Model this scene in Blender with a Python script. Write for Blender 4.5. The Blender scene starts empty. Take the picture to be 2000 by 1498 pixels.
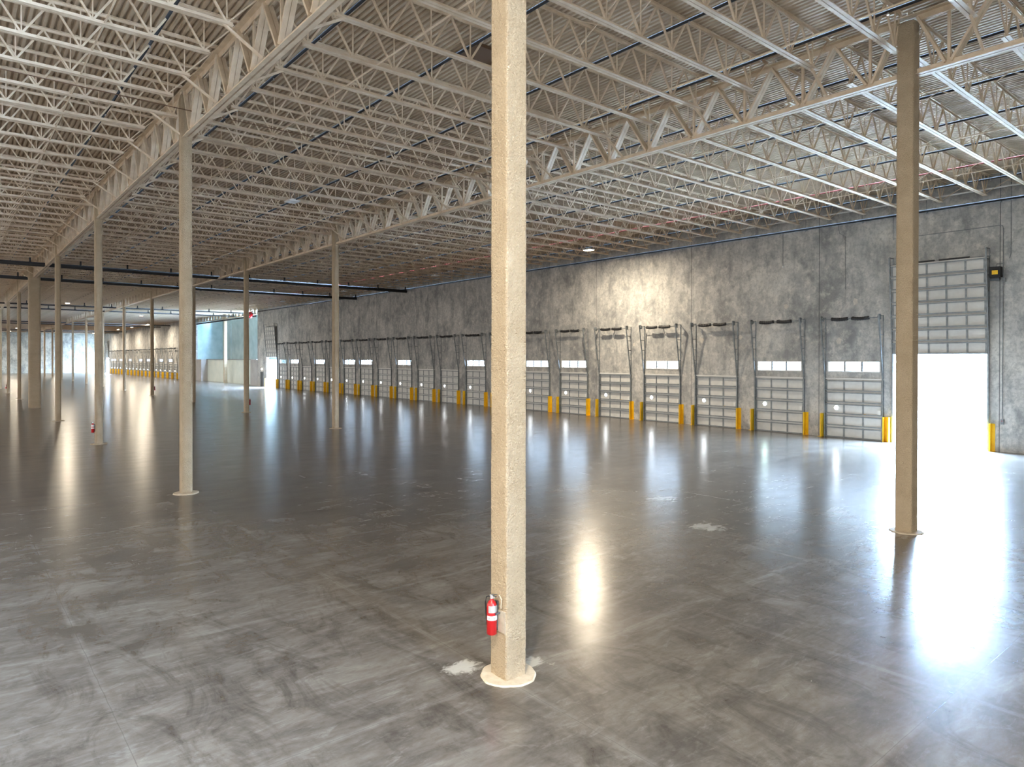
import bpy, math, random
from mathutils import Vector, Matrix, noise

# ------------------------------------------------------------------ scene, camera, light
random.seed(7)
sc = bpy.context.scene
COL = sc.collection
S = 15.24                      # column spacing along the hall
SE = S / 9                     # joist spacing
X1, X2, XW = 5.51, 17.30, 35.36
Y1, Y2 = 6.72, 6.40            # first column of the left / right row
H_EYE = 4.026

YAW, PIT, ROL, F = 0.6918, -0.0058, 0.0010, 1332.65
fw = Vector((math.sin(YAW), math.cos(YAW), 0)); rt = Vector((math.cos(YAW), -math.sin(YAW), 0))
fw2 = fw * math.cos(PIT) + Vector((0, 0, 1)) * math.sin(PIT); up2 = rt.cross(fw2)
rt3 = rt * math.cos(ROL) + up2 * math.sin(ROL); up3 = rt3.cross(fw2)
cd = bpy.data.cameras.new('camera'); cam = bpy.data.objects.new('camera', cd); COL.objects.link(cam)
cd.sensor_width = 36; cd.lens = F / 2000 * 36; cd.shift_y = -40.14 / 2000; cd.clip_end = 600
m = Matrix((rt3, up3, -fw2)).transposed().to_4x4(); m.translation = Vector((0, 0, H_EYE)); cam.matrix_world = m
sc.camera = cam

vs = sc.view_settings
vs.view_transform = 'Standard'; vs.look = 'None'; vs.gamma = 1; vs.use_curve_mapping = False; vs.exposure = 0.32
cy = sc.cycles
cy.use_denoising = True
cy.max_bounces = 7; cy.diffuse_bounces = 4; cy.glossy_bounces = 3; cy.transmission_bounces = 3
cy.sample_clamp_indirect = 12; cy.caustics_reflective = False; cy.caustics_refractive = False
cy.use_adaptive_sampling = True; cy.adaptive_threshold = 0.02

# daylight: glaring sky in front of the dock doors, softer and warmer sky on the open sides
W_DOCK, W_SIDE = 130.0, 1.7
C_DOCK, C_SIDE = (0.50, 0.72, 1.0), (1.0, 0.94, 0.87)
w = bpy.data.worlds.new('world'); sc.world = w; w.use_nodes = True
nt = w.node_tree; nt.nodes.clear()
tc = nt.nodes.new('ShaderNodeTexCoord'); sx = nt.nodes.new('ShaderNodeSeparateXYZ')
mr = nt.nodes.new('ShaderNodeMapRange'); mr.inputs['From Min'].default_value = -0.05; mr.inputs['From Max'].default_value = 0.25
mx = nt.nodes.new('ShaderNodeMix'); mx.data_type = 'RGBA'
mx.inputs['A'].default_value = tuple(c * W_SIDE for c in C_SIDE) + (1,)
mx.inputs['B'].default_value = tuple(c * W_DOCK for c in C_DOCK) + (1,)
bg = nt.nodes.new('ShaderNodeBackground'); wo = nt.nodes.new('ShaderNodeOutputWorld')
nt.links.new(tc.outputs['Generated'], sx.inputs[0]); nt.links.new(sx.outputs['X'], mr.inputs['Value'])
nt.links.new(mr.outputs['Result'], mx.inputs['Factor']); nt.links.new(mx.outputs['Result'], bg.inputs['Color'])
mz = nt.nodes.new('ShaderNodeMapRange'); mz.inputs['From Min'].default_value = -0.04; mz.inputs['From Max'].default_value = 0.08
mz.inputs['To Min'].default_value = 0.85; mz.inputs['To Max'].default_value = 1.7      # ground outside is dimmer than the sky
nt.links.new(sx.outputs['Z'], mz.inputs['Value']); nt.links.new(mz.outputs['Result'], bg.inputs['Strength'])
nt.links.new(bg.outputs[0], wo.inputs[0])
LAMP_W = 650.0

# ------------------------------------------------------------------ materials
def mat(name, col=(.5, .5, .5), rough=.6, metal=0.0, emit=None, estr=0):
    m = bpy.data.materials.new(name); m.use_nodes = True
    b = m.node_tree.nodes['Principled BSDF']
    b.inputs['Base Color'].default_value = (*col, 1); b.inputs['Roughness'].default_value = rough
    b.inputs['Metallic'].default_value = metal
    if emit: b.inputs['Emission Color'].default_value = (*emit, 1); b.inputs['Emission Strength'].default_value = estr
    return m

class NG:
    """small node helper"""
    def __init__(s, m): s.t = m.node_tree; s.b = s.t.nodes['Principled BSDF']
    def n(s, k, **kw):
        x = s.t.nodes.new('ShaderNode' + k)
        for a, v in kw.items(): setattr(x, a, v)
        return x
    def l(s, a, b): s.t.links.new(a, b)
    def math(s, op, a, b=None, c=None, clamp=False):
        x = s.n('Math', operation=op, use_clamp=clamp)
        for i, v in enumerate((a, b, c)):
            if v is None: continue
            if isinstance(v, (int, float)): x.inputs[i].default_value = v
            else: s.l(v, x.inputs[i])
        return x.outputs[0]
    def noise(s, vec, scale, detail=4, rough=.55, dist=0):
        x = s.n('TexNoise'); x.inputs['Scale'].default_value = scale; x.inputs['Detail'].default_value = detail
        x.inputs['Roughness'].default_value = rough; x.inputs['Distortion'].default_value = dist; s.l(vec, x.inputs['Vector']); return x.outputs['Fac']
    def ramp(s, fac, stops):
        x = s.n('ValToRGB'); e = x.color_ramp.elements
        while len(e) < len(stops): e.new(.5)
        for q, (p, c) in zip(e, stops): q.position = p; q.color = (*c, 1) if len(c) == 3 else c
        s.l(fac, x.inputs[0]); return x.outputs[0]
    def mix(s, f, a, b, mode='MIX'):
        x = s.n('Mix', data_type='RGBA', blend_type=mode)
        for k, v in (('Factor', f), ('A', a), ('B', b)):
            if isinstance(v, (int, float)): x.inputs[k].default_value = v
            elif isinstance(v, tuple): x.inputs[k].default_value = (*v, 1)
            else: s.l(v, x.inputs[k])
        return x.outputs['Result']
    def map(s, vec, sc=(1, 1, 1), loc=(0, 0, 0), rot=(0, 0, 0)):
        x = s.n('Mapping'); x.inputs['Scale'].default_value = sc; x.inputs['Location'].default_value = loc; x.inputs['Rotation'].default_value = rot
        s.l(vec, x.inputs[0]); return x.outputs[0]
    def bump(s, h, strength, dist):
        x = s.n('Bump'); x.inputs['Strength'].default_value = strength; x.inputs['Distance'].default_value = dist
        s.l(h, x.inputs['Height']); s.l(x.outputs[0], s.b.inputs['Normal'])

def g3(v): return (v, v, v)

def mottled(name, c0, c1, scale, rough, bump=0, bscale=40, metal=0):
    m = mat(name, c0, rough, metal); g = NG(m); tc = g.n('TexCoord').outputs['Object']
    f = g.noise(tc, scale, 4)
    g.l(g.ramp(f, [(.35, c0), (.68, c1)]), g.b.inputs['Base Color'])
    if bump: g.bump(g.noise(tc, bscale, 2), bump, .01)
    return m

def make_floor_mat():
    m = mat('polished_concrete', rough=.2); g = NG(m); P = g.n('TexCoord').outputs['Object']
    big = g.noise(g.map(P, (.9, .55, 1)), .35, 5, .6, .6)
    mid = g.noise(g.map(P, (.55, 1.5, 1), rot=(0, 0, .25)), 1.1, 6, .62, .8)
    fine = g.noise(g.map(P, (1, 2.2, 1)), 5.5, 5, .7)
    a = g.ramp(big, [(.28, (.050, .038, .029)), (.5, (.135, .110, .087)), (.74, (.29, .250, .208))])
    b = g.ramp(mid, [(.28, (.034, .026, .020)), (.5, (.125, .105, .085)), (.76, (.31, .282, .245))])
    c = g.mix(.58, a, b)
    c = g.mix(.25, c, g.ramp(fine, [(.25, g3(.06)), (.8, g3(.30))]))
    # pale scuffs
    sc_ = g.noise(g.map(P, (.8, 2.6, 1), rot=(0, 0, .5)), 1.6, 7, .75, 1.5)
    c = g.mix(g.ramp(sc_, [(.54, g3(0)), (.90, g3(.6))]), c, (.40, .385, .36))
    dk = g.noise(g.map(P, (1.6, .6, 1), (3, 9, 0)), .9, 6, .7, 1.2)
    c = g.mix(g.ramp(dk, [(.50, g3(0)), (.76, g3(.85))]), c, (.032, .026, .021))
    sep = g.n('SeparateXYZ'); g.l(P, sep.inputs[0])
    wob = g.math('MULTIPLY', g.math('SUBTRACT', g.noise(P, 2.0, 3), .5), .03)
    lines = []
    for ax, off, per in (('X', X1 - .12, 3.95), ('Y', Y1, S / 4)):
        v = g.math('ADD', sep.outputs[ax], wob)
        d = g.math('PINGPONG', g.math('SUBTRACT', v, off), per / 2)
        lines.append(d)
    d = g.math('MINIMUM', lines[0], lines[1])
    core = g.math('LESS_THAN', d, .005)
    halo = g.math('SUBTRACT', 1, g.math('MULTIPLY', d, 14, clamp=True), clamp=True)
    halo = g.math('MULTIPLY', halo, g.ramp(g.noise(P, .9, 5, .7), [(.42, g3(0)), (.75, g3(.5))]))
    c = g.mix(halo, c, (.42, .40, .37))
    c = g.mix(g.math('MULTIPLY', core, .5), c, (.08, .072, .065))
    # tyre swirls
    vor = g.n('TexVoronoi', feature='DISTANCE_TO_EDGE'); vor.inputs['Scale'].default_value = .13; g.l(g.map(P, loc=(2, 1, 0)), vor.inputs['Vector'])
    # patch of white residue in front of the doors
    for (px, py, r) in ((14.1, 9.6, 1.1), (15.9, 12.4, 1.1), (5.15, 7.25, .62), (5.95, 6.75, .5), (17.2, 6.9, .5)):
        dx = g.math('SUBTRACT', sep.outputs['X'], px); dy = g.math('SUBTRACT', sep.outputs['Y'], py)
        rr = g.math('SQRT', g.math('ADD', g.math('MULTIPLY', dx, dx), g.math('MULTIPLY', dy, dy)))
        q = g.math('MULTIPLY', g.math('SUBTRACT', 1, g.math('DIVIDE', rr, r), clamp=True), .55)
        q = g.math('SUBTRACT', g.math('ADD', q, g.noise(g.map(P, (1, 1.8, 1), rot=(0, 0, .6)), 2.6, 8, .72, .8)), .84)
        q = g.math('MULTIPLY', g.math('MULTIPLY', q, 9, clamp=True), g.math('MULTIPLY', g.math('SUBTRACT', r, rr), 8, clamp=True))
        c = g.mix(g.math('MULTIPLY', q, .6), c, (.66, .63, .57))
    g.l(c, g.b.inputs['Base Color'])
    r = g.math('ADD', .185, g.math('MULTIPLY', g.noise(g.map(P, (.7, 1.6, 1)), 1.3, 2, .5), .10))
    g.l(r, g.b.inputs['Roughness'])
    g.b.inputs['IOR'].default_value = 1.75
    sp = g.noise(g.map(P, (.45, 1.7, 1), rot=(0, 0, .15)), 1.2, 6, .65, .5)
    g.l(g.math('ADD', .05, g.math('MULTIPLY', sp, .95)), g.b.inputs['Specular IOR Level'])
    hb = g.math('ADD', g.math('ADD', g.noise(P, .8, 3), g.math('MULTIPLY', g.noise(g.map(P, (.6, 2.0, 1)), 1.6, 4, .55), .45)), g.math('MULTIPLY', core, -.6))
    g.bump(hb, .11, .02)
    return m

def make_wall_mat(name, k=1.0, tint=(1, 1, 1)):
    m = mat(name, rough=.8); g = NG(m); P = g.n('TexCoord').outputs['Object']
    t = lambda c: tuple(x * k * y for x, y in zip(c, tint))
    a = g.noise(g.map(P, (1, .7, .6)), .55, 8, .66, .1)
    b = g.noise(P, 2.2, 8, .72, .15)
    st = g.noise(g.map(P, (1, 1.3, .3)), 1.3, 6, .6)
    c = g.ramp(a, [(.30, t((.15, .15, .15))), (.46, t((.26, .26, .255))), (.60, t((.36, .355, .34))), (.74, t((.46, .45, .425)))])
    c = g.mix(g.ramp(b, [(.48, g3(0)), (.66, g3(.75))]), c, t((.44, .425, .39)))
    c = g.mix(g.ramp(st, [(.30, g3(.55)), (.5, g3(0))]), c, t((.12, .125, .13)))
    dk = g.noise(g.map(P, (1, 1, .75), (0, 4, 2)), .8, 10, .74, .2)
    c = g.mix(g.ramp(dk, [(.50, g3(0)), (.64, g3(.6))]), c, t((.085, .092, .098)))
    ver = g.noise(g.map(P, (1, 1, 1), (5, 0, 7)), 5.5, 6, .75, .3)
    c = g.mix(g.ramp(ver, [(.40, g3(.4)), (.52, g3(0))]), c, t((.13, .135, .14)))
    sep = g.n('SeparateXYZ'); g.l(P, sep.inputs[0])
    d = g.math('PINGPONG', g.math('SUBTRACT', sep.outputs['Y'], 9.35), 4.0)
    j = g.math('LESS_THAN', d, .018)
    c = g.mix(g.math('MULTIPLY', j, .8), c, t((.05, .052, .055)))
    g.l(c, g.b.inputs['Base Color'])
    g.bump(g.noise(P, 14, 5), .25, .02)
    return m

def make_stucco():
    m = mat('sprayed_fireproofing', rough=.85); g = NG(m); P = g.n('TexCoord').outputs['Object']
    n1 = g.noise(g.map(P, (1, 1, 1.1)), 34, 4, .6, .5); n2 = g.noise(P, 3.0, 3)
    c = g.ramp(n2, [(.3, (.49, .38, .25)), (.7, (.58, .46, .315))])
    c = g.mix(g.ramp(n1, [(.25, g3(.45)), (.5, g3(0))]), c, (.42, .33, .225))
    g.l(c, g.b.inputs['Base Color'])
    g.bump(n1, 1.0, .06)
    return m

M_FLOOR = make_floor_mat()
M_WALL = make_wall_mat('tilt_up_concrete', 1.65)
M_WALLFAR = make_wall_mat('pale_concrete', 1.7, (.95, 1.03, 1.02))
M_STUCCO = make_stucco()
M_STEEL = mottled('cream_painted_steel', (.62, .49, .345), (.76, .63, .475), 3, .65, .5, 60)
M_DECK = mottled('cream_roof_deck', (.44, .335, .225), (.58, .46, .33), 1.2, .7)
M_GALV = mottled('galvanised_steel', (.17, .19, .205), (.27, .295, .31), 6, .45, metal=.3)
M_PANEL = mottled('grey_white_door_sheet', (.62, .62, .60), (.72, .72, .70), 2, .5)
M_BLACK = mat('black_steel_pipe', (.012, .012, .014), .7)
M_SPRING = mat('black_oiled_spring', (.02, .02, .022), .5)
M_RED = mat('red_gloss_paint', (.42, .010, .012), .28)
M_REDP = mat('red_pipe_paint', (.24, .035, .022), .7)
M_YEL = mottled('yellow_safety_paint', (.90, .52, .01), (.97, .62, .02), 5, .45)
M_WHITE = mat('white_paint', (.78, .78, .76), .5)
M_SILVER = mat('silver_label', (.55, .55, .55), .35, .6)
M_DKGREY = mat('dark_grey_paint', (.06, .065, .07), .6)
M_BROWN = mat('brown_rust_board', (.13, .07, .035), .8)
M_PALE = mottled('pale_painted_block', (.66, .76, .74), (.76, .84, .81), .6, .7)
M_PBLUE = mottled('pale_blue_wall', (.36, .52, .56), (.52, .67, .70), .5, .7)  # bluish daylight in the recess is put into this wall colour
M_PATCH = mottled('fresh_concrete_patch', (.50, .47, .42), (.62, .59, .53), 8, .8)
M_CLOUD = mottled('white_residue', (.50, .42, .31), (.62, .53, .41), 10, .85, .5, 50)
M_LENS = mat('lamp_lens', (.9, .9, .9), .4, emit=(1, .88, .68), estr=30)
M_LENSOFF = mat('unlit_lens', (.75, .77, .78), .3)
M_LITPORT = mat('glowing_view_port', (.9, .9, .9), .4, emit=(.92, .97, 1), estr=45)  # glow stands in for daylight through the round door view ports
M_GREENPORT = mat('glowing_green_view_port', (.9, .9, .9), .4, emit=(.72, 1, .86), estr=38)  # same painted daylight glow, greenish, for a single view port
def glass():
    m = mat('clear_pane', (1, 1, 1), .02); b = m.node_tree.nodes['Principled BSDF']
    t = m.node_tree; tr = t.nodes.new('ShaderNodeBsdfTransparent'); gl = t.nodes.new('ShaderNodeBsdfGlossy'); gl.inputs['Roughness'].default_value = .02
    mxs = t.nodes.new('ShaderNodeMixShader'); mxs.inputs[0].default_value = .06
    t.links.new(tr.outputs[0], mxs.inputs[1]); t.links.new(gl.outputs[0], mxs.inputs[2]); t.links.new(mxs.outputs[0], t.nodes['Material Output'].inputs[0])
    t.nodes.remove(b); return m
M_GLASS = glass()
M_TINT = glass(); M_TINT.name = 'hazy_louvre_pane'
for nd_ in M_TINT.node_tree.nodes:
    if nd_.type == 'BSDF_TRANSPARENT': nd_.inputs['Color'].default_value = (.12, .115, .11, 1)

# ------------------------------------------------------------------ mesh helpers
class MB:
    def __init__(s): s.v = []; s.f = []
    def box(s, x0, x1, y0, y1, z0, z1):
        k = len(s.v)
        s.v += [(x, y, z) for z in (z0, z1) for x, y in ((x0, y0), (x1, y0), (x1, y1), (x0, y1))]
        s.f += [(k, k+3, k+2, k+1), (k+4, k+5, k+6, k+7), (k, k+1, k+5, k+4), (k+1, k+2, k+6, k+5), (k+2, k+3, k+7, k+6), (k+3, k, k+4, k+7)]
        return s
    def bar(s, a, b, w, h=None, up=(0, 0, 1)):
        """rectangular bar from a to b, w across, h along up"""
        h = h or w; a = Vector(a); b = Vector(b); d = (b - a).normalized(); u = Vector(up)
        if abs(d.dot(u)) > .98: u = Vector((1, 0, 0))
        r = d.cross(u).normalized() * w / 2; q = r.cross(d).normalized() * h / 2
        k = len(s.v)
        for p in (a, b):
            for i, j in ((-1, -1), (1, -1), (1, 1), (-1, 1)): s.v.append(tuple(p + r * i + q * j))
        s.f += [(k, k+1, k+2, k+3), (k+7, k+6, k+5, k+4), (k, k+4, k+5, k+1), (k+1, k+5, k+6, k+2), (k+2, k+6, k+7, k+3), (k+3, k+7, k+4, k)]
        return s
    def tube(s, pts, r, n=8, caps=True):
        """round tube along a polyline; r number or list"""
        pts = [Vector(p) for p in pts]; k0 = len(s.v)
        for i, p in enumerate(pts):
            d = (pts[min(i+1, len(pts)-1)] - pts[max(i-1, 0)]).normalized()
            u = Vector((0, 0, 1)) if abs(d.z) < .9 else Vector((1, 0, 0))
            a = d.cross(u).normalized(); b = a.cross(d).normalized(); rr = r[i] if isinstance(r, (list, tuple)) else r
            for j in range(n):
                t = 2 * math.pi * j / n; s.v.append(tuple(p + a * rr * math.cos(t) + b * rr * math.sin(t)))
        for i in range(len(pts) - 1):
            for j in range(n):
                q = k0 + i * n; s.f.append((q+j, q+n+j, q+n+(j+1) % n, q+(j+1) % n))
        if caps:
            s.f.append(tuple(range(k0, k0+n))); q = k0 + (len(pts)-1) * n; s.f.append(tuple(range(q+n-1, q-1, -1)))
        return s
    def lathe(s, prof, n=20, c=(0, 0, 0)):
        k0 = len(s.v)
        for r, z in prof:
            for j in range(n):
                t = 2 * math.pi * j / n; s.v.append((c[0] + r * math.cos(t), c[1] + r * math.sin(t), c[2] + z))
        for i in range(len(prof) - 1):
            for j in range(n):
                q = k0 + i * n; s.f.append((q+j, q+(j+1) % n, q+n+(j+1) % n, q+n+j))
        s.f.append(tuple(range(k0+n-1, k0-1, -1))); q = k0 + (len(prof)-1) * n; s.f.append(tuple(range(q, q+n)))
        return s
    def quad(s, a, b, c, d):
        k = len(s.v); s.v += [a, b, c, d]; s.f.append((k, k+1, k+2, k+3)); return s
    def mesh(s, name, m, smooth=False):
        me = bpy.data.meshes.new(name); me.from_pydata(s.v, [], s.f)
        if m: me.materials.append(m)
        if smooth:
            me.polygons.foreach_set('use_smooth', [True] * len(me.polygons))
        me.update(); return me
    def build(s, name, m, parent=None, loc=None, smooth=False):
        return link(name, s.mesh(name, m, smooth), parent, loc)

def link(name, me, parent=None, loc=None):
    o = bpy.data.objects.new(name, me); COL.objects.link(o)
    if parent: o.parent = parent
    if loc is not None: o.location = loc
    return o

def tag(o, label, cat, group=None, kind=None):
    o['label'] = label; o['category'] = cat
    if group: o['group'] = group
    if kind: o['kind'] = kind
    return o

def thing(name, label, cat, loc=(0, 0, 0), group=None, kind=None, rz=0):
    o = bpy.data.objects.new(name, None); o.empty_display_size = .2; COL.objects.link(o); o.location = loc; o.rotation_euler = (0, 0, rz)
    return tag(o, label, cat, group, kind)

def struct(o): o['kind'] = 'structure'; return o

def dup(root, loc, label, group=None, rz=None):
    c = root.copy(); COL.objects.link(c); c.location = loc
    if rz is not None: c.rotation_euler = (0, 0, rz)
    c['label'] = label
    if group: c['group'] = group
    for ch in list(root.children):
        d = ch.copy(); COL.objects.link(d); d.parent = c
        for g in list(ch.children):
            e = g.copy(); COL.objects.link(e); e.parent = d
    return c

ORD = ['zeroth', 'first', 'second', 'third', 'fourth', 'fifth', 'sixth', 'seventh', 'eighth', 'ninth', 'tenth', 'eleventh', 'twelfth', 'thirteenth', 'fourteenth', 'fifteenth', 'sixteenth', 'seventeenth', 'eighteenth', 'nineteenth', 'twentieth']

# ------------------------------------------------------------------ setting: floor, deck, walls
XL, YN, YF, ZD = -18.0, -12.0, 228.0, 12.15
o = MB().box(XL, XW + .25, YN, YF + .3, -.3, 0).build('floor', M_FLOOR); tag(struct(o), 'polished grey concrete warehouse floor with saw-cut joints and scuffs', 'floor')

mb = MB(); P_ = .152; n = int((XW + .2 - XL) / P_)
prof = []
for i in range(n):
    x = XL + i * P_
    prof += [(x, ZD + .065), (x + .04, ZD + .065), (x + .06, ZD), (x + .132, ZD)]
prof.append((XL + n * P_, ZD + .065))
k = len(mb.v)
for x, z in prof: mb.v += [(x, YN, z), (x, YF + .3, z)]
for i in range(len(prof) - 1): mb.f.append((2*i, 2*i+1, 2*i+3, 2*i+2))
mb.box(XL, XW + .25, YN, YF + .3, ZD + .08, ZD + .15)
o = mb.build('ceiling', M_DECK); tag(struct(o), 'cream painted corrugated metal roof deck above the joists', 'ceiling')

PITCH = 4.0; DOORS = [15.58 + PITCH * k for k in range(20)]           # dock doors of the near wall
DOORS2 = [148.3 + PITCH * k for k in range(18)]                        # dock doors of the far wall part
BIG = [11.72, 95.75, 223.2]                                            # tall drive-in doorways
WIN = [1, 1, 0, 1, 0, 1, 1, 1, 1, 0, 0, 1, 0, 1, 1, 0, 1, 0, 1, 1]
WIN2 = [0, 1, 0, 1, 0, 1, 1, 0, 1, 0, 0, 1, 0, 1, 1, 0, 1, 1]
DW, DH, BW, BH = 2.74, 3.0, 3.8, 4.25
MAN = 99.75

def wall_with_holes(y0, y1, holes, x0, x1, ztop):
    mb = MB(); ys = sorted({y0, y1, *[h[0] for h in holes], *[h[1] for h in holes]})
    for a, b in zip(ys, ys[1:]):
        hs = sorted((h[2], h[3]) for h in holes if h[0] <= a + 1e-6 and h[1] >= b - 1e-6)
        z = 0
        for h0, h1 in hs:
            if h0 > z: mb.box(x0, x1, a, b, z, h0)
            z = h1
        if z < ztop: mb.box(x0, x1, a, b, z, ztop)
    return mb
holes = [(y - DW/2, y + DW/2, 0, DH) for y in DOORS] + [(BIG[0] - BW/2, BIG[0] + BW/2, 0, BH), (BIG[1] - BW/2, BIG[1] + BW/2, 0, BH)]
WZ0, WZ1 = 3.42, 3.90
holes += [(y - 1.28, y + 1.28, WZ0, WZ1) for y, q in zip(DOORS, WIN) if q]
wr = wall_with_holes(YN, 101.62, holes, XW, XW + .25, ZD + .05).build('wall_right', M_WALL)
tag(struct(wr), 'mottled grey tilt-up concrete wall holding the near row of dock doors', 'wall')
for y, z, r in ((27.24, 7.0, .17), (27.97, 7.6, .07), (19.2, 6.93, .17), (15.5, 6.95, .2), (16.3, 4.95, .2), (22.0, 5.3, .16), (24.6, 5.2, .2), (29.9, 5.0, .16)):
    mb = MB(); k = 5; a0 = random.random(); ring = [(y + r * random.uniform(.5, 1.1) * math.cos(6.283 * i / k + a0), z + r * random.uniform(.6, 1.3) * math.sin(6.283 * i / k + a0)) for i in range(k)]
    for xx in (XW - .004, XW + .002): mb.v += [(xx, a, b) for a, b in ring]
    mb.f += [tuple(range(k - 1, -1, -1)), tuple(range(k, 2*k))] + [(i, (i+1) % k, k + (i+1) % k, k + i) for i in range(k)]
    mb.build('repair_patch', M_PATCH, wr)
holes = [(y - DW/2, y + DW/2, 0, DH) for y in DOORS2] + [(BIG[2] - BW/2, BIG[2] + BW/2, 0, BH)] + [(y - 1.28, y + 1.28, WZ0, WZ1) for y, q in zip(DOORS2, WIN2) if q]
o = wall_with_holes(133.9, YF + .3, holes, XW, XW + .25, ZD + .05).build('wall_right', M_WALL)
tag(struct(o), 'distant stretch of concrete wall holding the far row of dock doors', 'wall')
o = MB().box(XL, XW, YF, YF + .3, 0, ZD + .05).build('wall_far', M_WALLFAR); tag(struct(o), 'pale concrete end wall closing the far end of the hall', 'wall')

o = MB().box(7, XW, YN - .3, YN, 0, ZD + .05).build('wall_sky_block', M_WALL); tag(struct(o), 'unseen concrete wall behind the viewer, added to block dock-side sky', 'wall')  # unseen wall added to keep dock-side sky glare from entering behind the camera

# recess between the two dock wall parts
mb = MB().box(XW + 4.6, XW + 4.9, 101.4, 134.2, 0, ZD + .05)
for yy in (104.2, 112.3, 120.4, 128.5): mb.box(XW + 4.52, XW + 4.6, yy, yy + .5, 0, ZD)
o = mb.build('wall_recess', M_PBLUE); tag(struct(o), 'pale blue back wall of the lit recess past the dock doors', 'wall')
mb = MB().box(XW + .25, XW + 4.9, 133.9, 134.2, 0, ZD + .05)
mb.box(XW + .25, XW + .6, 101.37, 101.62, 0, ZD + .05).box(XW + .6, XW + 4.9, 101.37, 101.62, 9.5, ZD + .05)  # unseen side left open below the lintel so daylight enters the recess
o = mb.build('wall_recess_side', M_PBLUE); tag(struct(o), 'pale blue side walls of the lit recess past the dock doors', 'wall')
o = MB().box(XW, XW + 2.6, 101.4, 134.2, ZD + .05, ZD + .2).box(XW + 2.85, XW + 4.9, 101.4, 134.2, ZD + .05, ZD + .2).build('ceiling_recess', M_DECK); tag(struct(o), 'cream roof over the lit recess past the dock doors', 'ceiling')  # unseen slot left between the roof strips to let sky light in
o = MB().box(XW + .25, XW + 4.9, 101.4, 134.2, -.3, 0).build('floor_recess', M_FLOOR); tag(struct(o), 'concrete floor inside the lit recess past the dock doors', 'floor')
mb = MB().box(XW + 1.1, XW + 4.5, 104.7, 130.6, 0, 3.85)
lowr = thing('office_block', 'low pale walled enclosure filling the lit recess, flat topped', 'enclosure', (XW, 117, 0))
MB().box(1.1, 4.5, -12.3, 13.6, 0, 3.85).build('block_wall', M_PALE, lowr)
M_GBLOCK = mottled('grey_painted_block', (.42, .42, .43), (.5, .5, .5), .8, .7)
MB().box(0, 1.1, -15.35, -12.3, 0, 3.9).build('end_pier', M_GBLOCK, lowr); MB().box(0, 1.1, 13.6, 16.85, 0, 3.9).build('end_pier', M_GBLOCK, lowr)
MB().box(.9, 4.5, -12.3, 13.6, 3.85, 3.95).build('cap', M_GALV, lowr)

# ------------------------------------------------------------------ columns
def column_mesh(wx, wy, H, step, amp, name):
    mb = MB(); nx, ny = max(2, round(wx / step)), max(2, round(wy / step)); nz = int(H / (step * 1.3)); r = .02
    ring = []
    hx, hy = wx / 2, wy / 2
    for i in range(nx): ring.append((-hx + wx * i / nx, -hy, 0, -1))
    for i in range(ny): ring.append((hx, -hy + wy * i / ny, 1, 0))
    for i in range(nx): ring.append((hx - wx * i / nx, hy, 0, 1))
    for i in range(ny): ring.append((-hx, hy - wy * i / ny, -1, 0))
    ring = [((x * .965 if abs(abs(x) - hx) < 1e-6 and abs(abs(y) - hy) < 1e-6 else x), (y * .965 if abs(abs(x) - hx) < 1e-6 and abs(abs(y) - hy) < 1e-6 else y), a, b) for x, y, a, b in ring]
    R = len(ring)
    for k in range(nz + 1):
        z = H * k / nz
        for x, y, a, b in ring:
            q = noise.noise(Vector((x * 26, y * 26, z * 26))) * amp + noise.noise(Vector((x * 4, y * 4, z * 1.3 + 9))) * amp * 1.2
            if z < .9: q += amp * 1.2 * noise.noise(Vector((x * 9, y * 9, z * 9)))
            mb.v.append((x + a * q, y + b * q, z))
    for k in range(nz):
        for j in range(R): mb.f.append((k*R+j, k*R+(j+1) % R, (k+1)*R+(j+1) % R, (k+1)*R+j))
    mb.f.append(tuple(range(R-1, -1, -1))); mb.f.append(tuple(range(nz*R, nz*R+R)))
    return mb.mesh(name, M_STUCCO, True)

CH = 11.85
CW = .325
me_hi = column_mesh(CW, CW, CH, .018, .0065, 'shaft'); me_mid = column_mesh(.365, .365, CH, .04, .0035, 'shaft'); me_lo = column_mesh(.305, .305, CH, .1, .003, 'shaft'); me_wide = column_mesh(.52, .36, CH, .1, .003, 'shaft')
def ring_mesh(r, seed):
    rnd = random.Random(seed); mb = MB(); k = 72; mb.v.append((0, 0, .02))
    rr = [r * (1 + .02 * math.sin(_ * .35 + 1) + .012 * math.sin(_ * .9) + .008 * rnd.uniform(-1, 1)) for _ in range(k)]
    for q, z in ((.96, .018), (1, .0)):
        for i in range(k): t = 6.28318 * i / k; mb.v.append((rr[i] * q * math.cos(t), rr[i] * q * math.sin(t), z))
    for i in range(k): j = (i+1) % k; mb.f.append((0, 1+i, 1+j)); mb.f.append((1+i, 1+k+i, 1+k+j, 1+j))
    return mb.mesh('base_ring', M_CLOUD)
rm = ring_mesh(.36, 1)
ROWN = {0: 'left row', 1: 'right row'}
NC = 14
for row, (X, Y) in enumerate(((X1, Y1), (X2, Y2))):
    for i in range(NC + 1):
        wide = i == 4
        if row == 0 and i == 0: lab = 'big textured cream column in front with a fire extinguisher on its side'
        elif row == 1 and i == 0: lab = 'cream column standing before the bright open doorway on the right'
        elif i > 99: lab = f'thin distant cream column of the {ROWN[row]} near the end wall'
        else: lab = f'{"extra wide brownish" if wide else "cream"} square column, {ORD[i+1]} of the {ROWN[row]} counting away from the viewer'
        r = thing('column', lab, 'column', (X, Y + i * S, 0), f'square columns of the {ROWN[row]}')
        link('shaft', me_wide if wide else ((me_mid if row else me_hi) if i == 0 else me_lo), r)
        if i < 8: link('base_ring', rm, r)
        if wide: r.children[-1].scale = (1.6, 1, 1)
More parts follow.
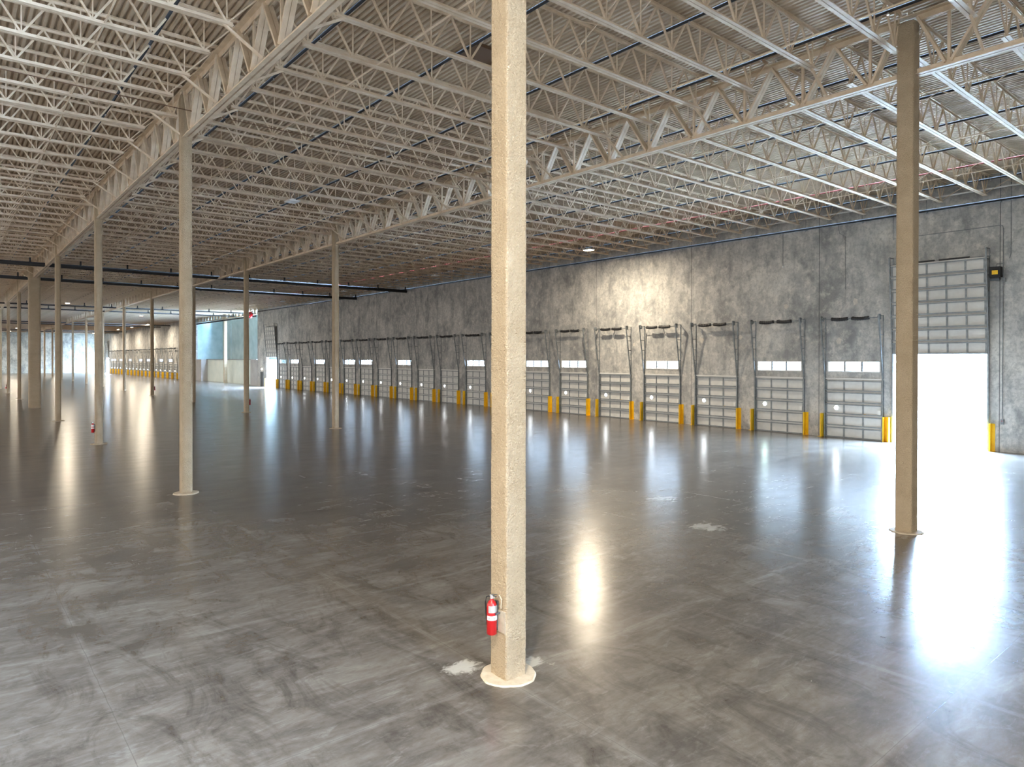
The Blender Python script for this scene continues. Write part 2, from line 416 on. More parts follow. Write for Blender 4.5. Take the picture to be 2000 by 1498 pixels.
r = thing('column', 'pale wide column standing in the mouth of the lit recess', 'column', (XW + .1, 117.05, 0)); link('shaft', me_wide, r)

# ------------------------------------------------------------------ joists
ZB, ZT = 11.165, 12.14        # joist bottom and top
def joist_parts(L, e0, e1, pn):
    """along +X from 0 to L, bottom chord from e0 to L-e1"""
    top = MB().box(.02, L - .02, -.065, -.008, ZT - .012, ZT).box(.02, L - .02, .008, .065, ZT - .012, ZT).box(.02, L - .02, -.022, -.008, ZT - .07, ZT - .012).box(.02, L - .02, .008, .022, ZT - .07, ZT - .012)
    b0, b1 = e0, L - e1
    bot = MB().box(b0, b1, -.09, -.008, ZB, ZB + .016).box(b0, b1, .008, .09, ZB, ZB + .016).box(b0, b1, -.022, -.008, ZB + .014, ZB + .09).box(b0, b1, .008, .022, ZB + .014, ZB + .09)
    web = MB(); n = pn; s0, s1 = e0 + .12, L - e1 - .12
    zt, zb = ZT - .05, ZB + .05
    nodes = [s0 + (s1 - s0) * i / n for i in range(n + 1)]
    web.bar((.08, 0, zt), (nodes[0], 0, zb), .03, .03); web.bar((L - .08, 0, zt), (nodes[-1], 0, zb), .03, .03)
    for i in range(n):
        a, b = nodes[i], nodes[i+1]; mid = (a + b) / 2
        web.bar((a, 0, zb), (mid, 0, zt), .042, .042); web.bar((mid, 0, zt), (b, 0, zb), .042, .042)
        web.bar((a, 0, zb), (a, 0, zt), .026, .026)
    web.bar((s1, 0, zb), (s1, 0, zt), .026, .026)
    return top.mesh('top_chord', M_STEEL), bot.mesh('bottom_chord', M_STEEL), web.mesh('web', M_STEEL)
LAB = X2 - X1; LC = XW - X2
JP = {'AB': joist_parts(LAB, .75, .75, 9), 'ABc': joist_parts(LAB, .22, .22, 10), 'C': joist_parts(LC, .75, .45, 14), 'Cc': joist_parts(LC, .22, .45, 14)}
YOFF = {'A': Y1, 'B': (Y1 + Y2) / 2, 'C': Y2}
X0 = {'A': X1 - LAB, 'B': X1, 'C': X2}
BN = {'A': 'left-hand bay', 'B': 'middle bay', 'C': 'dock wall bay'}
brace = MB().bar((LAB - .95, 0, ZB + .02), (LAB - .12, 0, 10.68), .05, .05).mesh('knee_brace', M_STEEL)
braceL = MB().bar((.95, 0, ZB + .02), (.12, 0, 10.68), .05, .05).mesh('knee_brace', M_STEEL)
rest = MB()
lines = list(range(-3, 131))
for b in 'ABC':
    for k in lines:
        y = YOFF[b] + k * SE
        if y > YF - .1: continue
        key = ('AB' if b in 'AB' else 'C') + ('c' if k % 9 == 0 else '')
        if k < 97:
            cl, r_ = divmod(k, 9)
            if k < 0: lab = f'cream joist of the {BN[b]}, {ORD[-k]} one nearer than the front columns'
            elif r_ == 0: lab = f'cream joist of the {BN[b]} meeting the {ORD[cl+1]} line of columns'
            else: lab = f'cream joist of the {BN[b]}, {ORD[r_]} past the {ORD[cl+1]} column line'
            j = thing('bar_joist', lab, 'roof joist', (X0[b], y, 0), f'bar joists of the {BN[b]}')
            for nm, me in zip(('top_chord', 'bottom_chord', 'web'), JP[key]): link(nm, me, j)
            if k % 2 and k < 40 and b in 'AB': link('knee_brace', brace, j)
            if k % 2 == 0 and k % 9 and k < 40 and b in 'BC': link('knee_brace', braceL, j)
        else:
            for me in JP[key]:
                k0 = len(rest.v)
                rest.v += [(v.co.x + X0[b], v.co.y + y, v.co.z) for v in me.vertices]
                rest.f += [tuple(q + k0 for q in p.vertices) for p in me.polygons]
tag(rest.build('bar_joists', M_STEEL), 'farthest cream bar joists merging near the end wall', 'roof joists', kind='stuff')

# cross bridging between joists (thin crossed rods)
xb = MB().bar((0, .04, ZB + .06), (0, SE - .04, ZT - .06), .022).bar((.03, .04, ZT - .06), (.03, SE - .04, ZB + .06), .022).mesh('bridging_rods', M_STEEL)
for b, xs in (('C', (4.4, 9.0, 13.6, 17.4)), ('B', (5.9,))):
    for q, x in enumerate(xs):
        for k in range(-2, 24 if b == 'C' else 18):
            cl, r_ = divmod(k, 9)
            where = f'{ORD[r_+1]} gap past {ORD[cl+1]} column line' if k >= 0 else f'{ORD[-k]} gap nearer than the front columns'
            o = link('cross_bridging', xb, None, (X0[b] + x, YOFF[b] + k * SE, 0))
            tag(o, f'crossed rods, {BN[b]}, ' + (f'{ORD[q+1]} row out, ' if b == 'C' else '') + where, 'bracing', 'crossed bridging rods between joists')
for b, xs in (('B', (2.6, 9.3)), ('A', (8.9,)), ('C', (3.0, 8.0, 13.0))):
    for q, x in enumerate(xs):
        o = MB().bar((0, 0, ZB + .03), (0, 95, ZB + .03), .03, .03).build('bridging_angle', M_STEEL, None, (X0[b] + x, 1.7, 0))
        tag(o, f'long thin bridging angle over the joist bottoms, {ORD[q+1]} from left in the {BN[b]}', 'bracing', 'bridging angles')
o = MB().bar((0, 0, 0), (0, 98, 0), .09, .05).build('bridging_angle', M_WHITE, None, (XW - .55, 3, 11.42))
tag(o, 'bright long angle under the joist ends along the dock wall', 'bracing', 'bridging angles')

# ------------------------------------------------------------------ girders
GB, GT = 10.588, 11.98
dg = .03
def girder_parts(L, detailed):
    n = 9; p = L / n; a0, a1 = .2, L - .2
    top = MB(); bot = MB()
    for s in (-1, 1):
        top.box(*sorted((s * .02, s * .17)), a0 - .2, a1 + .2, GT - .018, GT).box(*sorted((s * .02, s * .042)), a0, a1, GT - .15, GT - .018)
        bot.box(*sorted((s * .02, s * .125)), a0, a1, GB, GB + .018).box(*sorted((s * .02, s * .042)), a0, a1, GB + .018, GB + .14)
    zt, zb = GT - .08, GB + .09; D = []
    for i in range(n):
        t0, t1, bm = i * p, (i + 1) * p, (i + .5) * p
        t0 = max(t0, .22); t1 = min(t1, L - .22)
        for ta in (t0, t1):
            q = MB()
            for s in (-1, 1): q.bar((s * .06, ta, zt), (s * .06, bm + (.06 if ta > bm else -.06), zb), .055, .11, up=(1, 0, 0))
            D.append(('diagonal', q))
        q = MB().bar((0, bm, zb), (0, bm, zt), .06, .06); D.append(('post', q))
    out = [('top_chord', top.mesh('top_chord', M_STEEL)), ('bottom_chord', bot.mesh('bottom_chord', M_STEEL))]
    if detailed: out += [(nm, q.mesh(nm, M_STEEL)) for nm, q in D]
    else:
        w_ = MB()
        for nm, q in D:
            k0 = len(w_.v); w_.v += q.v; w_.f += [tuple(i + k0 for i in f) for f in q.f]
        out.append(('web', w_.mesh('web', M_STEEL)))
    return out
GD, GS = girder_parts(S, True), girder_parts(S, False)
for row, (X, Y) in enumerate(((X1, Y1), (X2, Y2))):
    for i in range(-1, NC + 1):
        parts = GD if i < 5 else GS
        if i == NC: parts = girder_parts(YF - (Y + NC * S), False)
        if i < 0: lab = f'cream joist girder of the {ROWN[row]} reaching toward the viewer from its first column'
        elif i > 98: lab = f'distant joist girder span of the {ROWN[row]} close to the end wall'
        else: lab = f'cream joist girder of the {ROWN[row]} spanning from its {ORD[i+1]} to {ORD[i+2]} column'
        g_ = thing('joist_girder', lab, 'girder', (X, Y + i * S, 0), f'joist girders of the {ROWN[row]}')
        for nm, me in parts: link(nm, me, g_)
gp = girder_parts(15.7, False)
for i, y in enumerate((101.7, 117.75)):
    g_ = thing('joist_girder', ('near' if i == 0 else 'far') + ' girder span above the mouth of the lit recess', 'girder', (XW + .1, y, 0), 'girders over the recess')
    for nm, me in gp: link(nm, me, g_)

# ------------------------------------------------------------------ sprinkler pipes
for i in range(12):
    x = .8 + 3.05 * i
    if i == 11: x = 34.2
    col = M_REDP if i == 10 else M_BLACK
    r = thing('sprinkler_pipe', ('red' if i == 10 else 'black') + ' sprinkler line under the roof deck, ' + (f'{ORD[i+1]} from the left' if i < 10 else ('near the dock wall' if i == 10 else 'closest to the dock wall')), 'pipe', (x, 0, 11.72), 'sprinkler lines under the deck')
    MB().tube([(0, 2, 0), (0, 227, 0)], .037 if i != 10 else .03, 8).build('pipe', col, r, smooth=True)
    y = 3.3
    while y < 60:
        MB().tube([(0, y, 0), (0, y, -.07), (0, y, -.085)], [.016, .016, .03], 6).build('sprinkler_head', M_SILVER if i % 3 else M_BLACK, r); y += 3.05
for i, (y, z, rr) in enumerate(((58.9, 10.72, .15), (69.6, 10.72, .14), (103.0, 10.75, .09), (111.5, 10.75, .09), (152.0, 10.75, .1), (160, 10.75, .1), (196, 10.8, .1), (206, 10.8, .1))):
    r = thing('sprinkler_main', f'black sprinkler main crossing the hall below the joists, {ORD[i+1]} from the viewer', 'pipe', (0, y, z), 'sprinkler mains crossing the hall')
    MB().tube([(-6, 0, 0), (XW - .2, 0, 0)], rr, 10).build('pipe', M_BLACK, r, smooth=True)
    x = 1.5
    while x < XW and i < 4:
        MB().box(x - .05, x + .05, -.05, .05, 0, .45).box(x - .12, x + .12, -.11, .11, -.02, .12).build('hanger', M_BLACK, r); x += 3.05
wp = thing('sprinkler_main', 'long black pipe running along the top of the dock wall', 'pipe', (XW - .16, 0, 10.95))
MB().tube([(0, -8, 0), (0, 101, 0)], .06, 10).build('pipe', M_BLACK, wp, smooth=True)
for k in range(34):
    y = 3.5 + k * 2.9
    MB().bar((-.02, y, -.16), (-.02, y, .5), .02).box(-.08, .16, y - .02, y + .02, -.09, -.06).build('hanger', M_GALV, wp)
rc = MB().tube([(0, 0, 0), (6.2, .02, .03), (11.6, .0, 0)], .012, 6)
for x0, nm in ((-5.9, 'left-hand bay'), (5.7, 'middle bay')):
    o = rc.build('cable', M_BROWN, None, (x0, 20.9, 11.10)); tag(o, f'thin dark cable strung across the {nm} under the joists', 'cable', 'thin cables under the joists')

# red valve near the recess corner
r = thing('fire_valve', 'red fire valve with handwheel at the top corner beside the lit recess', 'valve', (XW - .5, 103.2, 10.55)); r.scale = (.75, .75, .75)
MB().tube([(0, 0, -.65), (0, 0, -.35), (0, 0, .35), (0, 0, .65)], [.2, .38, .38, .2], 10).build('body', M_RED, r)
MB().tube([(0, -.75, 0), (0, .75, 0)], .25, 10).build('flange', M_RED, r)
q = MB(); pts = [(-.35, .42 * math.cos(t * .5236), .42 * math.sin(t * .5236)) for t in range(13)]; q.tube(pts, .05, 6); q.tube([(0, 0, 0), (-.35, 0, 0)], .06, 6).bar((-.35, -.42, 0), (-.35, .42, 0), .05).bar((-.35, 0, -.42), (-.35, 0, .42), .05); q.build('handwheel', M_RED, r)
o = MB().tube([(0, 0, 0), (0, 31, 0)], .11, 8).build('sprinkler_main', M_BLACK, None, (XW - .1, 102, 10.35)); tag(o, 'black pipe running below the girder over the lit recess', 'pipe')

# brown roof opening
r = thing('roof_hatch', 'dark brown framed roof opening between joists left of the front column top', 'hatch', (11.0, 14.5, ZD - .02))
MB().box(-.5, .5, -.4, .4, -.03, .01).build('panel', M_BROWN, r)
MB().box(-.56, .56, -.46, -.4, -.08, .01).box(-.56, .56, .4, .46, -.08, .01).box(-.56, -.5, -.4, .4, -.08, .01).box(.5, .56, -.4, .4, -.08, .01).build('frame', M_BROWN, r)

# ------------------------------------------------------------------ dock doors
def L2(mbs):  # merge
    o = MB()
    for q in mbs:
        k0 = len(o.v); o.v += q.v; o.f += [tuple(i + k0 for i in f) for f in q.f]
    return o
def section_meshes(W, h, cols, hole=None):
    """door section, local origin bottom centre, interior side is -X"""
    sh = MB()
    if hole:
        hy, hz, r = hole; K = 20
        for xx, flip in ((-.005, 0), (.035, 1)):
            k0 = len(sh.v)
            outer = []
            for i in range(K):
                t = 2 * math.pi * i / K; c_, s_ = math.cos(t), math.sin(t)
                sh.v.append((xx, hy + r * c_, hz + r * s_))
                tt = min(((W/2 - hy) / c_ if c_ > 1e-6 else 1e9), ((-W/2 - hy) / c_ if c_ < -1e-6 else 1e9), ((h - hz) / s_ if s_ > 1e-6 else 1e9), ((-hz) / s_ if s_ < -1e-6 else 1e9))
                outer.append((xx, hy + tt * c_, hz + tt * s_))
            sh.v += outer
            for i in range(K):
                j = (i + 1) % K; f = (k0+i, k0+j, k0+K+j, k0+K+i); sh.f.append(f if flip else f[::-1])
            # corners
            for cy_, cz_ in ((W/2, h), (-W/2, h), (-W/2, 0), (W/2, 0)):
                best = None
                for i in range(K):
                    j = (i + 1) % K; a, b = outer[i], outer[j]
                    if (abs(a[1] - cy_) < 1e-6 or abs(a[2] - cz_) < 1e-6) and (abs(b[1] - cy_) < 1e-6 or abs(b[2] - cz_) < 1e-6) and not (abs(a[1] - b[1]) < 1e-6 or abs(a[2] - b[2]) < 1e-6):
                        best = (i, j)
                if best:
                    kk = len(sh.v); sh.v.append((xx, cy_, cz_)); f = (k0+K+best[0], k0+K+best[1], kk); sh.f.append(f if flip else f[::-1])
        K2 = len(sh.v) // 2
    else:
        sh.box(0, .035, -W/2, W/2, 0, h)
    fr = MB()
    for z in (.03, h - .10): fr.box(-.075, -.006, -W/2, W/2, z, z + .018).box(-.082, -.068, -W/2, W/2, z - .012, z + .04)
    for i in range(cols + 1):
        y = -W/2 + W * i / cols; y = min(max(y, -W/2 + .05), W/2 - .05); ww = .05
        fr.box(-.035, -.006, y - ww * .7, y + ww * .7, .014, h - .046)
    return sh.mesh('door_section', M_PANEL), fr.mesh('section_frame', M_GALV)
SH = .6
sec, secf = section_meshes(DW + .1, SH, 3)
sech, secfh = section_meshes(DW + .1, SH, 3, (.86, .0 + .33, .11))
bsec, bsecf = section_meshes(BW + .1, .6, 5)

def track_mesh(z0, z1, z2, off, sgn):
    """upright from z0 to z1 on the wall, then leaning out to z2 by off; wall angle behind"""
    q = MB()
    q.bar((-.06, 0, z0), (-.06, 0, z1), .06, .08).bar((-.06, 0, z1), (-off, 0, z2), .06, .065)
    q.box(-.012, 0, -.05, .05, z0, z1).bar((-.02, 0, z1), (-.02, 0, z2), .05, .03)
    for t in (.3, .5, .7, .99):
        z = z1 + (z2 - z1) * t; xo = .06 + (off - .06) * t
        q.bar((-.01, 0, z - .0), (-xo, 0, z), .03, .03)
    return q
def door_set(root, W, top, tz, off, motor=False):
    for s in (-1, 1):
        q = track_mesh(0, top, tz, off, s); q.v = [(x, y + s * (W/2 + .06), z) for x, y, z in q.v]
        q.build('track', M_GALV, root)
        y = s * (W/2 + .06)
        MB().box(-off - .02, -off + .22, y - .015, y + .015, tz - .22, tz + .04).tube([(-off + .12, y, tz - .12), (-off + .12, y - s * .08, tz - .12)], .09, 12).build('bearing_plate', M_GALV, root)
    sp = MB().tube([(-off + .12, -W/2 - .06, tz - .12), (-off + .12, W/2 + .06, tz - .12)], .018, 8).build('spring_shaft', M_GALV, root, smooth=True)
    for a, b in ((-W/2 + .45, -.1), (.1, W/2 - .45)):
        n_ = 14; pts = [(-off + .12, a + (b - a) * i / n_, tz - .12 - .035 * math.sin(math.pi * i / n_)) for i in range(n_ + 1)]
        MB().tube(pts, [.085 + .01 * (i % 2) for i in range(n_ + 1)], 10).build('spring', M_SPRING, sp)
    MB().bar((-.02, 0, tz - .02), (-off + .14, 0, tz - .13), .06, .05).build('centre_bracket', M_GALV, root)

def make_dock_door(label, loc, group):
    r = thing('door_1', label, 'dock door', loc, group, 'structure')
    for i in range(5):
        c = link('door_section', sech if i == 2 else sec, r, (.03, 0, i * SH)); link('section_frame', secfh if i == 2 else secf, c)
        if i == 2:
            q = MB(); q.lathe([(.135, -.012), (.135, .0), (.112, .0)], 20); q.v = [(z - .01, x + .86, y + .33) for x, y, z in q.v]
            q = MB().tube([(-.02, .86, .33), (0, .86, .33)], .10, 20); q.build('port_lens', M_LITPORT, c)
            ri = MB(); K = 20
            for rr, xx in ((.105, -.025), (.135, -.025), (.135, .0), (.105, .0)):
                for j in range(K): t = 6.28318 * j / K; ri.v.append((xx, .86 + rr * math.cos(t), .33 + rr * math.sin(t)))
            for a in range(4):
                for j in range(K): ri.f.append((a*K+j, a*K+(j+1) % K, ((a+1) % 4)*K+(j+1) % K, ((a+1) % 4)*K+j))
            ri.build('port_ring', M_WHITE, c)
    MB().box(-.035, .04, -DW/2 - .1, DW/2 + .1, DH, DH + .06).build('top_seal', M_WHITE, r)
    MB().box(-.08, -.03, -DW/2 + .02, -DW/2 + .16, 1.28, 1.5).build('lock', M_WHITE, r)
    MB().box(-.006, 0, -.62, -.50, 1.22, 1.28).build('decal', M_YEL, r)
    door_set(r, DW, DH, 6.2, .55)
    return r
def dlabel(i, far=False):
    if far:
        if i < 17: return f'tiny distant dock door of the far row, {ORD[i+1]} past the lit recess'
        return 'tiny distant dock door of the far row next to the last open doorway'
    w_ = 'with a window above' if WIN[i] else 'with no window above'
    if i == 1: return 'closed dock door with a green tinted round view port, window above'
    return f'closed ribbed dock door {w_}, {ORD[i+1]} along from the bright open doorway on the right'
dd = make_dock_door(dlabel(0), (XW, DOORS[0], 0), 'closed dock doors')
nd = 1
for i in range(1, 20):
    d = dup(dd, (XW, DOORS[i], 0), dlabel(i)); nd += 1; d.name = f'door_{nd}'
    if i == 1:
        for ch in d.children:
            for g_ in ch.children:
                if g_.name.startswith('port_lens'): g_.data = g_.data.copy(); g_.data.materials[0] = M_GREENPORT
for i in range(18):
    d = dup(dd, (XW, DOORS2[i], 0), dlabel(i, True), 'distant dock doors'); nd += 1; d.name = f'door_{nd}'

# tall lifting doors, raised above their openings
BLAB = ['tall ribbed door raised above the bright open doorway on the right', 'tall ribbed door raised above the bright open doorway beside the lit recess', 'tiny raised door above the farthest open doorway']
for b, y in enumerate(BIG):
    nd += 1
    r = thing(f'door_{nd}', BLAB[b], 'lift door', (XW, y, 0), 'tall lifting doors', 'structure')
    for i in range(7):
        z = BH + .02 + i * .61; xo = -.08 - .05 * i
        c = link('door_section', bsec, r, (xo, 0, z)); link('section_frame', bsecf, c)
    for s in (-1, 1):
        yy = s * (BW/2 + .08); q = MB()
        q.bar((-.06, yy, 0), (-.06, yy, BH), .06, .07).bar((-.08, yy, BH), (-.50, yy, 8.9), .06, .06).bar((-.03, yy, BH), (-.03, yy, 8.9), .05, .03)
        for t in (.15, .3, .45, .6, .75, .9, 1): z = BH + (8.9 - BH) * t; q.bar((-.01, yy, z), (-.08 - .42 * t, yy, z), .035, .035)
        q.build('track', M_GALV, r)
    MB().box(-.05, .0, -BW/2 - .06, BW/2 + .06, BH, BH + .05).box(-.05, 0, -BW/2 - .05, -BW/2, 0, BH).box(-.05, 0, BW/2, BW/2 + .05, 0, BH).build('door_frame', M_WHITE, r)
    sp = MB().tube([(-.3, -BW/2 - .2, 8.55), (-.3, BW/2 + .1, 8.55)], .02, 8).build('spring_shaft', M_GALV, r)
    for a, c_ in ((-1.3, -.1), (.1, 1.3)): MB().tube([(-.3, a, 8.55), (-.3, c_, 8.55)], .07, 10).build('spring', M_SPRING, sp)
nd += 1
r = thing(f'door_{nd}', 'small dark personnel door between the tall doorway and the lit recess', 'door', (XW, MAN, 0), None, 'structure')
MB().box(-.04, .0, -.48, .48, 0, 2.1).build('leaf', M_DKGREY, r); MB().box(-.06, 0, -.55, -.48, 0, 2.17).box(-.06, 0, .48, .55, 0, 2.17).box(-.06, 0, -.48, .48, 2.1, 2.17).build('door_frame', M_GALV, r)
MB().tube([(-.1, .38, 1.0), (-.1, .28, 1.0)], .015).build('handle', M_SILVER, r)
o = MB().box(-.12, 0, -.12, .12, 0, .14).build('wall_lamp', M_LENS, None, (XW, MAN, 2.45)); tag(o, 'small lit lamp above the dark personnel door', 'lamp')

# windows above doors
wn = 0; wsrc = None
for row, (ys, flags) in enumerate(((DOORS, WIN), (DOORS2, WIN2))):
    for i, (y, q) in enumerate(zip(ys, flags)):
        if not q: continue
        wn += 1
        lab = f'wide louvred window slot above the {ORD[i+1]} dock door from the open doorway on the right' if row == 0 else f'tiny bright window slot above the {ORD[i+1]} door of the far row'
        if wsrc is None:
            wsrc = thing('window_1', lab, 'window', (XW, y, WZ0), 'window slots above dock doors', 'structure')
            a, hh = 1.28, WZ1 - WZ0
            MB().box(-.03, .06, -a, a, -.05, .012).box(-.02, .06, -a, a, hh - .012, hh + .02).box(-.02, .06, -a - .03, -a + .03, 0, hh).box(-.02, .06, a - .03, a + .03, 0, hh).build('window_frame', M_WHITE, wsrc)
            MB().box(-.03, .05, -.465, -.385, 0, hh).box(-.03, .05, .385, .465, 0, hh).build('mullion', M_GALV, wsrc)
            MB().box(.0, .05, -a, a, .13, .155).box(.0, .05, -a, a, .30, .325).build('glazing_bar', M_GALV, wsrc)
            MB().quad((.03, -a, .01), (.03, a, .01), (.03, a, hh - .01), (.03, -a, hh - .01)).build('pane', M_TINT, wsrc)
        else:
            o = dup(wsrc, (XW, y, WZ0), lab); o.name = f'window_{wn}'

# yellow track guards
gl = MB()
def guard_mesh(s):
    q = MB()   # plate standing off the wall beside the track, flange along the wall
    q.box(-.30, 0, *sorted((0, s * .02)), 0, 1.21).box(-.02, 0, *sorted((0, s * .16)), 0, 1.21).box(-.30, -.28, *sorted((0, s * .06)), 0, 1.21)
    return q.mesh('guard_plate', M_YEL)
gm = {1: guard_mesh(1), -1: guard_mesh(-1)}
foot = MB().box(-.26, 0, -.10, .10, 0, .012).mesh('foot_plate', M_YEL)
SIDE = {1: 'left', -1: 'right'}
def guard(y, s, lab, grp):
    r = thing('track_guard', lab, 'guard', (XW - .001, y, 0), grp); link('guard_plate', gm[s], r)
    if y < 60: link('foot_plate', foot, r, (0, s * .1, 0))
for i, y in enumerate(DOORS):
    for s in (1, -1): guard(y + s * (DW/2 + .14), s, f'yellow guard at the {SIDE[s]} foot of the {ORD[i+1]} dock door from the open doorway', 'yellow track guards of the near row')
for i, y in enumerate(DOORS2):
    for s in (1, -1): guard(y + s * (DW/2 + .14), s, f'tiny yellow track guard at the {SIDE[s]} foot of the {ORD[i+1]} door of the far row', 'yellow track guards of the far row')
for b in (0, 1):
    for s in (1, -1): guard(BIG[b] + s * (BW/2 + .16), s, f'yellow track guard at the {SIDE[s]} side of the ' + ('bright open doorway on the right' if b == 0 else 'open doorway beside the lit recess'), 'yellow guards of the open doorways')

# door operator, conduits, control boxes on the right of the first doorway
r = thing('door_operator', 'black motor with yellow label beside the raised tall door', 'motor', (XW, 9.45, 7.55))
MB().box(-.38, -.05, -.2, .2, .05, .5).build('housing', M_BLACK, r); MB().box(-.395, -.38, -.12, .1, .16, .34).build('label_plate', M_YEL, r)
MB().tube([(-.2, -.14, .0), (-.2, .2, .0)], .09, 12).build('gearbox', M_DKGREY, r); MB().box(-.05, 0, -.1, .1, .1, .4).build('bracket', M_GALV, r)
cp = MB().tube([(-.03, 13.71, 10.9), (-.03, 13.71, 9.85), (-.03, 9.35, 9.87), (-.03, 9.25, 9.83), (-.03, 9.23, 9.7), (-.03, 9.23, 1.4)], .015, 6)
o = cp.build('conduit', M_GALV, None, (XW, 0, 0)); tag(o, 'thin metal conduit looping over the raised door and down the wall on the right', 'conduit')
o = MB().tube([(-.03, 9.23, 8.2), (-.03, 9.45, 8.2), (-.03, 9.5, 8.05)], .014, 6).build('conduit', M_GALV, None, (XW, 0, 0)); tag(o, 'short conduit stub feeding the black motor', 'conduit')
o = MB().tube([(-.03, 8.95, 11.9), (-.03, 8.95, 8.6), (-.03, 9.0, 8.4)], .014, 6).build('conduit', M_GALV, None, (XW, 0, 0)); tag(o, 'vertical conduit at the far right above the motor', 'conduit')
r = thing('control_box', 'small grey control box low on the wall right of the open doorway', 'switch box', (XW, 9.23, 1.2)); MB().box(-.09, 0, -.06, .06, 0, .22).build('casing', M_GALV, r); MB().tube([(-.1, 0, .15), (-.09, 0, .15)], .02, 8).build('button', M_RED, r)
r = thing('junction_box', 'little junction box on the conduit beside the motor', 'box', (XW, 9.2, 7.4)); MB().box(-.08, 0, -.07, .07, 0, .16).build('casing', M_GALV, r)
o = MB().tube([(-.03, 16.35, 10.9), (-.03, 16.3, 10.5), (-.03, 16.0, 10.3), (-.03, 15.98, 7.6)], .013, 6).build('conduit', M_GALV, None, (XW, 0, 0)); tag(o, 'faint thin conduit down the wall above the first dock door', 'conduit')
for y, lab in ((19.36, 'thin drop pipe hanging on the wall above the second dock door'), (57.5, 'thin drop pipe high on the wall above a far dock door')):
    r = thing('drop_pipe', lab, 'pipe', (XW - .05, y, 9.1)); MB().tube([(0, 0, 0), (0, 0, 1.85)], .018, 6).build('pipe', M_GALV, r); MB().lathe([(.02, -.06), (.05, -.02), (.05, .02), (.02, .05)], 10).build('end_cap', M_WHITE, r)

# ------------------------------------------------------------------ lamps
def lampset(src_lit):
    r = thing('high_bay_lamp', '', 'lamp', (0, 0, 0), 'high bay lamps')
    MB().box(-.24, .24, -.30, .30, 0, .05).box(-.10, .10, -.12, .12, .05, .12).build('housing', M_WHITE, r)
    MB().box(-.20, .20, -.26, .26, -.012, 0).build('lens', M_LENS if src_lit else M_LENSOFF, r)
    MB().bar((0, -.2, .05), (0, -.2, 1.29), .012).bar((0, .2, .05), (0, .2, 1.29), .012).build('hanger', M_GALV, r)
    return r
LIT = [((31.0, 29.9), 'lit high bay lamp glowing below the joists near the dock wall', 1.45),
       ((-.35, 1.6), 'lit high bay lamp over the viewer side of the front column', .5),
       ((31.0, 151.5), 'small lit lamp above the start of the far dock row', 1.0), ((31.0, 167.0), 'small lit lamp washing the far dock wall', 1.2), ((31.0, 182.5), 'small lit lamp further down the far dock wall', 1.2),
       ((30.4, 198), 'small lit lamp between two distant columns', 1.2), ((30.4, 213), 'last small lit lamp near the farthest open doorway', 1.4), ((12.2, 190), 'distant lit lamp low at the left edge', 1.2), ((12.2, 212), 'distant added lamp brightening the left of the end wall', 1.4), ((22, 214), 'distant added lamp brightening the middle of the end wall', 1.4),  # lamps at left and middle of the end wall added to brighten it
       ((11.5, 100.0), 'lit lamp over the middle bay far down the hall', 1.0), ((24.0, 122.0), 'lit lamp in front of the lit recess', 1.2)]
UNLIT = [((31.0, 47.3), 'unlit white high bay fixture near the dock wall'), ((11.6, 29.0), 'unlit white high bay fixture in the middle bay'), ((31.0, 64.0), 'unlit white fixture further along the dock wall'), ((31.0, 80.5), 'farther unlit white fixture along the dock wall')]
ls = lampset(True); lu = lampset(False); first = True
for (x, y), lab, k in LIT:
    if first: r = ls; r.location = (x, y, 10.85); r['label'] = lab; first = False
    else: r = dup(ls, (x, y, 10.85), lab)
    ld = bpy.data.lights.new('lamp_light', 'AREA'); ld.shape = 'RECTANGLE'; ld.size = .4; ld.size_y = .5; ld.energy = LAMP_W * k * (.22 if y > 90 else 1); ld.color = (1, .84, .62) if y < 90 else (1, .93, .82)
    lo = bpy.data.objects.new('lamp_light', ld); COL.objects.link(lo); lo.parent = r; lo.location = (0, 0, -.03)
first = True
for (x, y), lab in UNLIT:
    if first: r = lu; r.location = (x, y, 10.85); r['label'] = lab; first = False
    else: dup(lu, (x, y, 10.85), lab)

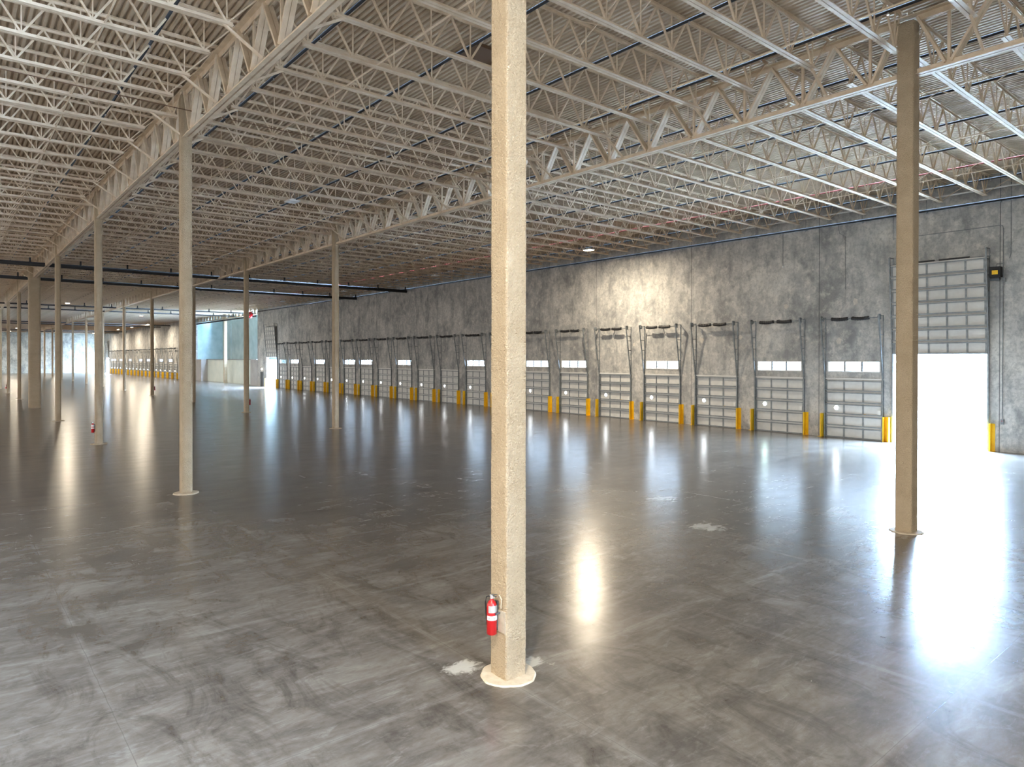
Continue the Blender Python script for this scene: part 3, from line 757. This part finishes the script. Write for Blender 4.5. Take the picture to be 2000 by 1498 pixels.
# ------------------------------------------------------------------ fire extinguishers
def extinguisher(label, loc, rz=0, group='fire extinguishers on columns'):
    """hangs on a face whose outward normal is local -X"""
    r = thing('fire_extinguisher', label, 'fire extinguisher', loc, group, rz=rz)
    c = (-.105, 0, 0); R = .075
    MB().lathe([(R - .012, 0), (R, .012), (R, .40), (R * .93, .44), (R * .7, .475), (R * .4, .495), (.026, .505), (.026, .52)], 24, c).build('cylinder', M_RED, r, smooth=True)
    cyl = r.children[0]
    q = MB()
    for z0, z1, rr, a0, a1 in ((.33, .43, R + .0015, -2.9, .2),):
        K = 16
        for z in (z0, z1):
            for i in range(K + 1): t = a0 + (a1 - a0) * i / K; q.v.append((c[0] + rr * math.cos(t), rr * math.sin(t), z))
        for i in range(K): q.f.append((i, i+1, K+2+i, K+1+i))
    q.build('data_label', M_SILVER, cyl)
    q = MB(); K = 16; rr = R + .002
    for z in (.22, .285):
        for i in range(K + 1): t = -3.3 + 3.4 * i / K; q.v.append((c[0] + rr * math.cos(t), rr * math.sin(t), z))
    for i in range(K): q.f.append((i, i+1, K+2+i, K+1+i))
    q.build('white_label', M_WHITE, cyl)
    q = MB(); rr = R + .0035
    for (t0, dz) in ((-1.75, .25), (-2.75, .25)):
        K = 8; k0 = len(q.v)
        for i in range(K): t = 6.28318 * i / K; q.v.append((c[0] + rr * math.cos(t0 + .09 * math.cos(t)), rr * math.sin(t0 + .09 * math.cos(t)), dz + .008 * math.sin(t)))
        q.f.append(tuple(range(k0, k0 + K)))
    q.build('label_mark', M_DKGREY, cyl)
    v = MB().lathe([(.024, .52), (.024, .555), (.03, .56), (.03, .575), (.015, .58)], 12, c).tube([(c[0], -.028, .548), (c[0], -.055, .548)], .018, 10).build('valve', M_SILVER, r)
    MB().bar((c[0], -.01, .585), (c[0] - .01, -.13, .615), .022, .006).bar((c[0], -.01, .568), (c[0], -.11, .572), .02, .006).build('lever', M_DKGREY, r)
    MB().tube([(c[0], .03, .55), (c[0] - .03, .085, .53), (c[0] - .04, .10, .45), (c[0] - .03, .098, .30), (c[0] - .02, .09, .18), (c[0] - .02, .088, .12)], [.011, .011, .011, .011, .014, .016], 8).build('hose', M_BLACK, r)
    MB().box(-.03, 0, -.03, .03, .05, .47).box(-.105, 0, -.084, -.079, .30, .325).box(-.105, 0, .079, .084, .30, .325).build('bracket', M_DKGREY, r)
    r.scale = (.86, .86, .86)
    return r
ex = extinguisher('red fire extinguisher with white and silver labels on the front column', (X1 - CW/2, Y1 + .02, .575))
r = ex
p = thing('mounting_plate', 'bare grey-beige plate set in the front column beside the extinguisher', 'plate', (X1 - CW/2 - .003, Y1 - .07, .60))
MB().box(-.008, 0, -.075, .075, 0, .27).build('plate', mottled('bare_grey_plate', (.40, .36, .29), (.52, .46, .38), 12, .6), p)
MB().tube([(-.012, .0, .3), (-.02, -.02, .42), (-.012, .03, .46), (-.01, .07, .42)], .008, 6).build('wire_hook', M_CLOUD, p)
for X, Y, i, rz, lab in ((X1, Y1, 2, math.pi * .0, 'small dark-looking extinguisher on the left side of the third left-row column'),
                     (X1 - .10, Y1, 4, 0, 'tiny extinguisher on the left of the extra wide column'),
                     (X1, Y1, 6, 0, 'tiny extinguisher low on a column at the far left edge'),
                     (X2, Y2, 3, math.pi, 'small red extinguisher on the right side of the fourth right-row column'),
                     (X2, Y2, 5, math.pi, 'tiny red extinguisher on the right side of the sixth right-row column')):
    sx_ = -.155 if rz == 0 else .155
    dup(ex, (X + sx_, Y + i * S - .02, .55), lab, rz=rz)
